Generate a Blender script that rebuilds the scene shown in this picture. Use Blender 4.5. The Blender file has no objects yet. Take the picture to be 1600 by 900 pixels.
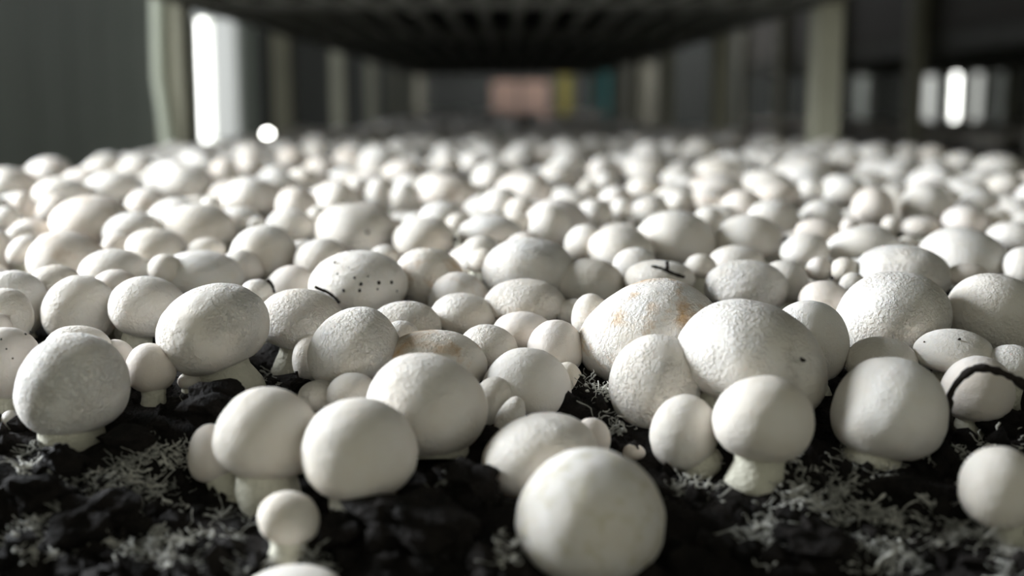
import bpy, bmesh, math, random
import numpy as np
from mathutils import Vector, Matrix, Euler

random.seed(7)
rng = np.random.default_rng(7)
S = bpy.context.scene
COL = S.collection

# ------------------------------------------------------------------ camera, world, lights, exposure
CAMZ = 1.30                       # lens height above the floor
F = 1850.0                        # focal length in pixels of the 1600 x 900 frame
PITCH = math.atan(290.0 / F)      # looking slightly down along the bed
cam_d = bpy.data.cameras.new('camera')
cam_d.sensor_width = 36.0
cam_d.lens = F / 1600.0 * 36.0
cam_d.clip_start = 0.02
cam_d.dof.use_dof = True
cam_d.dof.focus_distance = 0.615
cam_d.dof.aperture_fstop = 3.6
cam = bpy.data.objects.new('camera', cam_d)
cam.location = (0, 0, CAMZ)
cam.rotation_euler = (math.pi / 2 - PITCH, 0, 0)
COL.objects.link(cam)
S.camera = cam

world = bpy.data.worlds.new('world')
S.world = world
world.use_nodes = True
world.node_tree.nodes['Background'].inputs[0].default_value = (0.93, 0.94, 0.80, 1)
world.node_tree.nodes['Background'].inputs[1].default_value = 0.39

S.view_settings.view_transform = 'Standard'
S.view_settings.look = 'None'
S.view_settings.gamma = 1.0
S.view_settings.use_curve_mapping = False
S.view_settings.exposure = 0.0

KEY_POWER = 70.0                  # the vertical tube lamp in the left aisle, beside the near end of the bed
KEY_LOC = (-1.62, 0.95, CAMZ + 0.50)


# ------------------------------------------------------------------ materials
def new_mat(name):
    m = bpy.data.materials.new(name)
    m.use_nodes = True
    return m, m.node_tree.nodes, m.node_tree.links, m.node_tree.nodes['Principled BSDF']


def N(nodes, kind, **kw):
    n = nodes.new(kind)
    for k, v in kw.items():
        setattr(n, k, v)
    return n


def plain(name, col, rough=0.7, metal=0.0, var=0.15, scale=12.0, bump=0.0, bscale=60.0):
    m, nd, lk, p = new_mat(name)
    tc = N(nd, 'ShaderNodeTexCoord')
    no = N(nd, 'ShaderNodeTexNoise')
    no.inputs['Scale'].default_value = scale
    no.inputs['Detail'].default_value = 5
    lk.new(tc.outputs['Object'], no.inputs['Vector'])
    mx = N(nd, 'ShaderNodeMix', data_type='RGBA')
    mx.inputs['A'].default_value = (*[c * (1 - var) for c in col], 1)
    mx.inputs['B'].default_value = (*[min(1, c * (1 + var)) for c in col], 1)
    lk.new(no.outputs['Fac'], mx.inputs['Factor'])
    lk.new(mx.outputs['Result'], p.inputs['Base Color'])
    p.inputs['Roughness'].default_value = rough
    p.inputs['Metallic'].default_value = metal
    if bump:
        n2 = N(nd, 'ShaderNodeTexNoise')
        n2.inputs['Scale'].default_value = bscale
        n2.inputs['Detail'].default_value = 6
        lk.new(tc.outputs['Object'], n2.inputs['Vector'])
        b = N(nd, 'ShaderNodeBump')
        b.inputs['Strength'].default_value = bump
        b.inputs['Distance'].default_value = 0.004
        lk.new(n2.outputs['Fac'], b.inputs['Height'])
        lk.new(b.outputs['Normal'], p.inputs['Normal'])
    return m


def cap_mat(name, col=(0.82, 0.795, 0.76), flake=0.5, stain=0.0, stain_col=(0.55, 0.36, 0.17), pink=0.0, stain_scale=70):
    m, nd, lk, p = new_mat(name)
    tc = N(nd, 'ShaderNodeTexCoord')
    oi = N(nd, 'ShaderNodeObjectInfo')
    sc = N(nd, 'ShaderNodeMath', operation='MULTIPLY')
    sc.inputs[1].default_value = 7.3
    lk.new(oi.outputs['Random'], sc.inputs[0])
    ad = N(nd, 'ShaderNodeVectorMath', operation='ADD')
    lk.new(tc.outputs['Object'], ad.inputs[0])
    lk.new(sc.outputs[0], ad.inputs[1])

    def noise(scale, detail=4, rough=0.55, dist=0.0):
        n = N(nd, 'ShaderNodeTexNoise')
        n.inputs['Scale'].default_value = scale
        n.inputs['Detail'].default_value = detail
        n.inputs['Roughness'].default_value = rough
        n.inputs['Distortion'].default_value = dist
        lk.new(ad.outputs[0], n.inputs['Vector'])
        return n

    def ramp(src, a, b):
        r = N(nd, 'ShaderNodeMapRange')
        r.inputs['From Min'].default_value = a
        r.inputs['From Max'].default_value = b
        lk.new(src, r.inputs['Value'])
        return r.outputs[0]

    def mix(fac, a, b):
        x = N(nd, 'ShaderNodeMix', data_type='RGBA')
        if isinstance(fac, (int, float)):
            x.inputs['Factor'].default_value = fac
        else:
            lk.new(fac, x.inputs['Factor'])
        for sock, v in (('A', a), ('B', b)):
            if isinstance(v, tuple):
                x.inputs[sock].default_value = (*v, 1)
            else:
                lk.new(v, x.inputs[sock])
        return x.outputs['Result']

    big = noise(45, 3)
    c = mix(ramp(big.outputs['Fac'], 0.35, 0.7), col, (col[0] * 0.95, col[1] * 0.92, col[2] * 0.87))
    hue = mix(oi.outputs['Random'], (1.0, 1.0, 1.0), (0.96, 0.93, 0.885))
    mu = N(nd, 'ShaderNodeMix', data_type='RGBA', blend_type='MULTIPLY')
    mu.inputs['Factor'].default_value = 1.0
    lk.new(c, mu.inputs['A'])
    lk.new(hue, mu.inputs['B'])
    c = mu.outputs['Result']
    if pink:
        c = mix(pink, c, (0.72, 0.55, 0.48))
    if stain:
        st = noise(stain_scale, 5, 0.6, 0.4)
        f = ramp(st.outputs['Fac'], 0.50, 0.68)
        fm = N(nd, 'ShaderNodeMath', operation='MULTIPLY')
        fm.inputs[1].default_value = stain
        lk.new(f, fm.inputs[0])
        c = mix(fm.outputs[0], c, stain_col)
    lk.new(c, p.inputs['Base Color'])
    p.inputs['Roughness'].default_value = 0.72
    p.inputs['Specular IOR Level'].default_value = 0.25
    p.inputs['Subsurface Weight'].default_value = 0.12
    p.inputs['Subsurface Radius'].default_value = (1.0, 0.7, 0.45)
    p.inputs['Subsurface Scale'].default_value = 0.004
    fine = noise(1100, 4, 0.6)
    b1 = N(nd, 'ShaderNodeBump')
    b1.inputs['Strength'].default_value = 0.35
    b1.inputs['Distance'].default_value = 0.0006
    lk.new(fine.outputs['Fac'], b1.inputs['Height'])
    fl = noise(520, 4, 0.58, 0.3)
    msk = noise(48, 3)
    fr = ramp(fl.outputs['Fac'], 0.42, 0.62)
    mm = N(nd, 'ShaderNodeMath', operation='MULTIPLY')
    lk.new(fr, mm.inputs[0])
    lk.new(ramp(msk.outputs['Fac'], 0.34, 0.60), mm.inputs[1])
    b2 = N(nd, 'ShaderNodeBump')
    b2.inputs['Strength'].default_value = flake
    b2.inputs['Distance'].default_value = 0.0013
    lk.new(mm.outputs[0], b2.inputs['Height'])
    lk.new(b1.outputs['Normal'], b2.inputs['Normal'])
    lk.new(b2.outputs['Normal'], p.inputs['Normal'])
    return m


M = {
    'cap': cap_mat('cap_white', flake=0.45),
    'scaly': cap_mat('cap_scaly_white', flake=0.8),
    'smooth': cap_mat('cap_smooth_white', flake=0.22),
    'stained': cap_mat('cap_brown_stained', flake=0.55, stain=0.95, stain_col=(0.58, 0.36, 0.17), stain_scale=48),
    'dotted': cap_mat('cap_olive_dotted', flake=0.12, stain=0.45, stain_col=(0.50, 0.44, 0.22), stain_scale=150),
    'pink': cap_mat('cap_pinkish', flake=0.15, pink=0.15),
    'tan': cap_mat('cap_tan', flake=0.2, stain=0.5, stain_col=(0.60, 0.46, 0.34), pink=0.08),
    'stem': plain('stem_cream', (0.66, 0.64, 0.53), 0.8, var=0.10, scale=160, bump=0.5, bscale=500),
    'myc': plain('mycelium', (0.36, 0.36, 0.33), 0.9, var=0.35, scale=120),
    'mycw': plain('mycelium_white', (0.60, 0.59, 0.54), 0.9, var=0.2, scale=120),
    'root': plain('root_bark', (0.018, 0.012, 0.009), 0.85, var=0.5, scale=300, bump=0.8, bscale=600),
    'fleck': plain('dark_fleck', (0.02, 0.014, 0.010), 0.9),
    'post': plain('post_paint', (0.36, 0.35, 0.265), 0.6, var=0.25, scale=9, bump=0.2),
    'pale': plain('pale_pipe', (0.62, 0.66, 0.54), 0.5, var=0.08),
    'steel': plain('galvanised', (0.11, 0.11, 0.095), 0.55, 0.3, var=0.3, scale=10),
    'slat': plain('slat_metal', (0.28, 0.285, 0.25), 0.6, 0.2, var=0.3, scale=10),
    'board': plain('tray_board', (0.10, 0.09, 0.075), 0.8, var=0.3),
    'liner': plain('dark_liner', (0.012, 0.012, 0.011), 0.9, var=0.3),
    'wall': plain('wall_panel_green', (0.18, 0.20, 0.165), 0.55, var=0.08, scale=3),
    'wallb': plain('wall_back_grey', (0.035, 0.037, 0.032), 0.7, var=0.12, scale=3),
    'floor': plain('floor_concrete', (0.10, 0.10, 0.09), 0.8, var=0.2, scale=5),
    'white': plain('lamp_white', (0.80, 0.82, 0.78), 0.45, var=0.03),
    'door': plain('door_white', (0.42, 0.44, 0.40), 0.6, var=0.06),
    'pinkbox': plain('crate_pink', (0.62, 0.42, 0.33), 0.7, var=0.15),
    'yellow': plain('yellow_panel', (0.28, 0.24, 0.05), 0.7, var=0.1),
    'teal': plain('teal_panel', (0.05, 0.24, 0.25), 0.6, var=0.1),
    'beige': plain('beige_panel', (0.34, 0.32, 0.25), 0.7, var=0.1),
}


def emit(name, col, strength):
    m, nd, lk, p = new_mat(name)
    p.inputs['Base Color'].default_value = (0.9, 0.9, 0.88, 1)
    p.inputs['Emission Color'].default_value = (*col, 1)
    p.inputs['Emission Strength'].default_value = strength
    return m


M['tube'] = emit('tube_glow', (1.0, 1.0, 0.97), 45.0)
M['tube_dim'] = emit('tube_glow_soft', (1.0, 1.0, 0.97), 6.0)
M['window_glow'] = emit('backlit_pane', (0.90, 0.93, 0.85), 0.42)  # emission stands in for the tube's light on the far-right panels
M['diffuser'] = emit('diffuser_glow', (0.90, 0.93, 0.87), 0.30)
M['strip'] = emit('strip_glow', (0.95, 0.97, 1.0), 110.0)
M['pilot'] = emit('pilot_glow', (1.0, 1.0, 0.95), 28.0)


def soil_material():
    m, nd, lk, p = new_mat('casing_soil')
    tc = N(nd, 'ShaderNodeTexCoord')
    no = N(nd, 'ShaderNodeTexNoise')
    no.inputs['Scale'].default_value = 90
    no.inputs['Detail'].default_value = 8
    lk.new(tc.outputs['Object'], no.inputs['Vector'])
    cr = N(nd, 'ShaderNodeValToRGB')
    cr.color_ramp.elements[0].position = 0.3
    cr.color_ramp.elements[0].color = (0.004, 0.0035, 0.003, 1)
    cr.color_ramp.elements[1].position = 0.75
    cr.color_ramp.elements[1].color = (0.019, 0.015, 0.013, 1)
    lk.new(no.outputs['Fac'], cr.inputs['Fac'])
    lk.new(cr.outputs['Color'], p.inputs['Base Color'])
    p.inputs['Roughness'].default_value = 0.8
    p.inputs['Specular IOR Level'].default_value = 0.18
    n2 = N(nd, 'ShaderNodeTexNoise')
    n2.inputs['Scale'].default_value = 420
    n2.inputs['Detail'].default_value = 6
    lk.new(tc.outputs['Object'], n2.inputs['Vector'])
    b = N(nd, 'ShaderNodeBump')
    b.inputs['Strength'].default_value = 0.9
    b.inputs['Distance'].default_value = 0.003
    lk.new(n2.outputs['Fac'], b.inputs['Height'])
    lk.new(b.outputs['Normal'], p.inputs['Normal'])
    return m


M['soil'] = soil_material()


# ------------------------------------------------------------------ mesh helpers
def link_mesh(name, verts, faces, mat, parent=None, smooth=False, loc=None):
    me = bpy.data.meshes.new(name)
    me.from_pydata([tuple(v) for v in verts], [], faces)
    if smooth:
        me.polygons.foreach_set('use_smooth', [True] * len(me.polygons))
    me.materials.append(mat)
    me.update()
    o = bpy.data.objects.new(name, me)
    COL.objects.link(o)
    if parent is not None:
        o.parent = parent
    if loc is not None:
        o.location = loc
    return o


def tag(o, label=None, cat=None, group=None, kind=None):
    for k, v in (('label', label), ('category', cat), ('group', group), ('kind', kind)):
        if v:
            o[k] = v
    return o


def empty(name, loc=(0, 0, 0)):
    o = bpy.data.objects.new(name, None)
    o.location = loc
    o.empty_display_size = 0.02
    COL.objects.link(o)
    return o


def box_geo(x0, x1, y0, y1, z0, z1):
    v = [(x0, y0, z0), (x1, y0, z0), (x1, y1, z0), (x0, y1, z0), (x0, y0, z1), (x1, y0, z1), (x1, y1, z1), (x0, y1, z1)]
    f = [(0, 3, 2, 1), (4, 5, 6, 7), (0, 1, 5, 4), (1, 2, 6, 5), (2, 3, 7, 6), (3, 0, 4, 7)]
    return v, f


def box(name, x0, x1, y0, y1, z0, z1, mat, parent=None, bevel=0.0):
    bm = bmesh.new()
    v, f = box_geo(x0, x1, y0, y1, z0, z1)
    bv = [bm.verts.new(p) for p in v]
    for q in f:
        bm.faces.new([bv[i] for i in q])
    if bevel:
        bmesh.ops.bevel(bm, geom=bm.edges[:], offset=bevel, segments=2, affect='EDGES', profile=0.6)
    me = bpy.data.meshes.new(name)
    bm.to_mesh(me)
    bm.free()
    me.materials.append(mat)
    o = bpy.data.objects.new(name, me)
    COL.objects.link(o)
    if parent is not None:
        o.parent = parent
    return o


def channel(name, x0, x1, y0, y1, z0, z1, t, mat, parent, open_to=1):
    """upright C profile post: web plus two flanges, opening towards +y or -y"""
    V, Fc = [], []
    parts = [(x0, x0 + t, y0, y1), (x1 - t, x1, y0, y1)]
    parts.append((x0 + t, x1 - t, y0, y0 + t) if open_to > 0 else (x0 + t, x1 - t, y1 - t, y1))
    for a, b, c, d in parts:
        v, f = box_geo(a, b, c, d, z0, z1)
        k = len(V)
        V += v
        Fc += [tuple(i + k for i in q) for q in f]
    return link_mesh(name, V, Fc, mat, parent)


def tube_geo(pts, radii, n=8, caps=True):
    pts = [Vector(p) for p in pts]
    V, Fc = [], []
    up = Vector((0.13, 0.97, 0.2))
    for i, p in enumerate(pts):
        d = (pts[min(i + 1, len(pts) - 1)] - pts[max(i - 1, 0)])
        d = d.normalized() if d.length > 1e-9 else Vector((0, 0, 1))
        a = d.cross(up)
        if a.length < 1e-3:
            a = d.cross(Vector((1, 0, 0)))
        a.normalize()
        b = d.cross(a)
        r = radii[i] if hasattr(radii, '__len__') else radii
        for k in range(n):
            t = 2 * math.pi * k / n
            V.append(p + (a * math.cos(t) + b * math.sin(t)) * r)
    for i in range(len(pts) - 1):
        for k in range(n):
            k2 = (k + 1) % n
            Fc.append((i * n + k, i * n + k2, (i + 1) * n + k2, (i + 1) * n + k))
    if caps:
        Fc.append(tuple(range(n - 1, -1, -1)))
        m = (len(pts) - 1) * n
        Fc.append(tuple(m + k for k in range(n)))
    return V, Fc


class Heap:
    """collects many small pieces for one stuff mesh"""
    def __init__(self):
        self.v, self.f, self.n = [], [], 0

    def add(self, v, f):
        k = self.n
        self.v.extend(v)
        self.f.extend(tuple(i + k for i in q) for q in f)
        self.n += len(v)


# ------------------------------------------------------------------ picture measurements -> places on the bed
SP, CP = math.sin(PITCH), math.cos(PITCH)


def ray(px, py):
    xc, yc = (px - 800.0) / F, (450.0 - py) / F
    return np.array([xc, CP + yc * SP, -SP + yc * CP])     # per unit of depth along the lens axis


def at(px, py, z):
    return ray(px, py) * z + np.array([0, 0, CAMZ])


ZT_PY = [170, 190, 205, 215, 237, 262, 288, 320, 355, 400, 435, 475, 515, 540, 595, 625, 700, 800, 900, 960]
ZT_Z = [8.0, 5.2, 3.8, 2.9, 1.95, 1.48, 1.2, 1.04, 0.92, 0.80, 0.725, 0.67, 0.62, 0.60, 0.56, 0.545, 0.51, 0.475, 0.45, 0.44]


def depth_of(py):
    return float(np.interp(py, ZT_PY, ZT_Z))


SOIL_Y = [0.30, 0.40, 0.46, 0.50, 0.58, 0.66, 0.75, 0.90, 1.2, 1.8, 3.2, 4.2, 8.2]
SOIL_H = [-0.215, -0.195, -0.182, -0.171, -0.151, -0.140, -0.135, -0.127, -0.119, -0.114, -0.114, -0.134, -0.142]
_lump = [(rng.uniform(20, 60), rng.uniform(0, 6.28), rng.uniform(0, 6.28), rng.uniform(0.6, 1.4)) for _ in range(10)]
_lump2 = [(rng.uniform(110, 330), rng.uniform(0, 6.28), rng.uniform(0, 6.28), rng.uniform(0.6, 1.4)) for _ in range(16)]


SOIL_FIT = []                     # (x, y, rise) of the ground around stems whose foot shows


def soil_base(y):
    return CAMZ + np.interp(y, SOIL_Y, SOIL_H)


def soil_h(x, y):
    s = 0.0
    for k, a, p, w in _lump:
        s = s + np.sin(k * (x * np.cos(a) + y * np.sin(a)) + p) * w * 0.0017
    for k, a, p, w in _lump2:
        s = s + np.sin(k * (x * np.cos(a) + y * np.sin(a)) + p + 2.0 * np.sin(40 * x + 31 * y)) * w * 0.0011
    if SOIL_FIT:
        num, den = 0.0, 0.25
        for fx, fy, dz in SOIL_FIT:
            w = np.exp(-((x - fx) ** 2 + (y - fy) ** 2) / (2 * 0.022 ** 2))
            num, den = num + w * dz, den + w
        s = s * (0.25 / den) ** 0.6 + num / den
    return soil_base(y) + s


def soil_at(px, py):
    """where the sight line through a picture point meets the soil"""
    zs = np.arange(0.40, 1.3, 0.002)
    P = ray(px, py)[None] * zs[:, None] + np.array([0, 0, CAMZ])
    hit = np.nonzero(P[:, 2] <= soil_h(P[:, 0], P[:, 1]))[0]
    return P[hit[0]] if len(hit) else P[-1]


# ------------------------------------------------------------------ the room
BED_X = 0.565
room = {}


def structure(o):
    o['kind'] = 'structure'
    return o


structure(box('floor', -2.2, 4.6, -0.9, 9.6, -0.1, 0.0, M['floor']))
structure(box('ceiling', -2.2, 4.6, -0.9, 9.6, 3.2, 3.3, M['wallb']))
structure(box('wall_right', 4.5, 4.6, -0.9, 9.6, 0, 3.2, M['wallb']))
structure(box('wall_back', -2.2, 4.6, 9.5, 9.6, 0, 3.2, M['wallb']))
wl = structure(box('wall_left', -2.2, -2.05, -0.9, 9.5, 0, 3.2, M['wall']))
pm = None
for i in range(26):
    y0 = -0.9 + i * 0.4
    if pm is None:
        o = box('wall_panel', 0, 0.03, 0.006, 0.394, 0, 3.2, M['wall'], wl, bevel=0.006)
        pm = o.data
    else:
        o = bpy.data.objects.new('wall_panel', pm)
        COL.objects.link(o)
        o.parent = wl
    o.location = (-2.05, y0, 0)

UNDER = CAMZ + 0.157              # underside of the tier above
BED_TOP = CAMZ - 0.14


def make_rack(x0, x1, posts, y_near, y_far, label, slat_pitch, near_pipe=False):
    r = empty('growing_rack', ((x0 + x1) / 2, y_near, 0))
    ox, oy = (x0 + x1) / 2, y_near
    tag(r, label, 'rack')

    def b(name, a0, a1, b0, b1, c0, c1, m, par=r, bev=0.0):
        return box(name, a0 - ox, a1 - ox, b0 - oy, b1 - oy, c0, c1, m, par, bev)
    for y in posts:
        for s, xe in ((-1, x0), (1, x1)):
            a0, a1 = (xe - 0.046, xe - 0.001) if s < 0 else (xe + 0.001, xe + 0.040)
            channel('post', a0 - ox, a1 - ox, y - 0.035 - oy, y + 0.035 - oy, 0, 2.9, 0.012, M['post'], r)
        b('cross_beam', x0 - 0.004, x1 + 0.004, y - 0.03, y + 0.03, UNDER, UNDER + 0.028, M['steel'], bev=0.004)
    for xe in (x0, x1):
        s = -1 if xe == x0 else 1
        e0, e1 = sorted((xe, xe - s * 0.035))
        b('side_beam', e0, e1, y_near, y_far, UNDER + 0.0, UNDER + 0.075, M['steel'], bev=0.004)
        b('side_beam', e0, e1, y_near if y_near < 1 else y_near, y_far, CAMZ - 0.42, CAMZ - 0.36, M['steel'], bev=0.004)
        e0, e1 = sorted((xe, xe + s * 0.004))
        b('side_board', xe - 0.003, xe + 0.003, y_near + 0.0, y_far, UNDER + 0.07, UNDER + 0.30, M['board'])
    n = int((x1 - x0) / slat_pitch)
    for i in range(n):
        x = x0 + 0.045 + (x1 - x0 - 0.09) * i / (n - 1)
        b('slat', x - 0.009, x + 0.009, y_near, y_far, UNDER + 0.008, UNDER + 0.022, M['slat'])
    b('liner', x0 + 0.004, x1 - 0.004, y_near, y_far, UNDER + 0.06, UNDER + 0.072, M['liner'])
    return r


PY = [2.05, 3.05, 4.05, 5.05, 6.05, 7.05]
rack = make_rack(-0.550, 0.514, PY, 1.70, 7.4, 'long pale-posted growing rack standing over the sharp foreground mushroom bed', 0.066)
rack.rotation_euler.z = 0.0043
rack2 = make_rack(1.38, 2.50, PY, 1.70, 7.4, 'neighbouring growing rack in the dark, beyond the aisle on the right', 0.13)

# tray carrying the bed
tray = empty('bed_tray', (0, 0.34, CAMZ - 0.36))
tag(tray, 'long dark tray holding the soil and the white mushrooms', 'tray')


def tbox(name, x0, x1, y0, y1, z0, z1, m):
    return box(name, x0, x1, y0 - 0.34, y1 - 0.34, z0 - (CAMZ - 0.36), z1 - (CAMZ - 0.36), m, tray, 0.002)


tbox('side_board', -BED_X - 0.003, -BED_X + 0.015, 0.30, 7.4, CAMZ - 0.36, CAMZ - 0.155, M['board'])
tbox('side_board', BED_X - 0.015, BED_X + 0.003, 0.30, 7.4, CAMZ - 0.36, CAMZ - 0.155, M['board'])
tbox('end_board', -BED_X, BED_X, 0.28, 0.30, CAMZ - 0.36, CAMZ - 0.235, M['board'])
tbox('bottom_board', -BED_X + 0.015, BED_X - 0.015, 0.30, 7.4, CAMZ - 0.36, CAMZ - 0.34, M['board'])
tray2 = empty('bed_tray', (1.94, 1.7, CAMZ - 0.36))
tag(tray2, 'dark tray with a second soil bed in the neighbouring rack', 'tray')
for a, b_ in ((-0.56, -0.545), (0.545, 0.56)):
    box('side_board', a, b_, 0, 5.7, 0, 0.22, M['board'], tray2, 0.002)
box('soil', -0.545, 0.545, 0, 5.7, 0.02, 0.215, M['soil'], tray2)


def grid_mesh(name, xs, ys, mat, skirt):
    X, Y = np.meshgrid(xs, ys)
    Z = soil_h(X, Y)
    V = np.stack([X, Y, Z], -1).reshape(-1, 3)
    nx, ny = len(xs), len(ys)
    Fc = [(j * nx + i, j * nx + i + 1, (j + 1) * nx + i + 1, (j + 1) * nx + i) for j in range(ny - 1) for i in range(nx - 1)]
    return link_mesh(name, V.tolist(), Fc, mat, None, True)


# ------------------------------------------------------------------ mushrooms
def cap_geo(w, d, h, seed, nu, nv, rough, lean=0.0, squash=1.0):
    """button cap: dome, rolled rim and a shallow hollow underside; centre of its box at the origin"""
    r = np.random.default_rng(seed)
    nt = int(nv * 0.55)
    nl = int(nv * 0.30)
    nb = nv - nt - nl
    zw = -0.09 + r.uniform(-0.05, 0.04)
    pr = []
    for i in range(1, nt + 1):
        a = i / nt * math.pi / 2
        pr.append((math.sin(a) ** 0.97, zw + (0.5 - zw) * math.cos(a)))
    for i in range(1, nl + 1):
        b = i / nl * 1.25
        pr.append((0.28 + 0.72 * math.cos(b) ** 0.95, zw - (zw + 0.5) * math.sin(b) / math.sin(1.25)))
    r0, z0 = pr[-1]
    for i in range(1, nb + 1):
        t = i / nb
        pr.append((r0 * (1 - t) + 0.12 * t, z0 + 0.16 * math.sin(t * math.pi / 2)))
    pr = np.array(pr)
    th = np.arange(nu) / nu * 2 * math.pi
    R, T = np.meshgrid(pr[:, 0], th, indexing='ij')
    Zp = np.repeat(pr[:, 1][:, None], nu, 1)
    P = np.stack([R * np.cos(T), R * np.sin(T), Zp * 2], -1)       # roughly unit directions
    P = np.concatenate([[[0, 0, 1.0]], P.reshape(-1, 3), [[0, 0, (pr[-1, 1]) * 2]]])
    D = np.zeros(len(P))
    for k in range(7):
        v = r.normal(size=3)
        v /= np.linalg.norm(v)
        D += np.sin(P @ v * r.uniform(1.5, 3.6) + r.uniform(0, 6.28)) * 0.017
    for k in range(rough):
        v = r.normal(size=3)
        v /= np.linalg.norm(v)
        D += np.sin(P @ v * r.uniform(7, 22) + r.uniform(0, 6.28) + 1.5 * np.sin(P @ np.roll(v, 1) * 6)) * 0.0013
    P = P * (1 + D)[:, None]
    P[:, 0] += lean * (P[:, 2] - 0.2) * 0.5
    V = P * np.array([w / 2, d / 2, h / 2])
    Fc = []
    n = len(pr)
    for k in range(nu):
        Fc.append((0, 1 + k, 1 + (k + 1) % nu))
    for i in range(n - 1):
        for k in range(nu):
            k2 = (k + 1) % nu
            Fc.append((1 + i * nu + k, 1 + (i + 1) * nu + k, 1 + (i + 1) * nu + k2, 1 + i * nu + k2))
    last = 1 + n * nu
    for k in range(nu):
        Fc.append((last, 1 + (n - 1) * nu + (k + 1) % nu, 1 + (n - 1) * nu + k))
    return V, Fc


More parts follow.
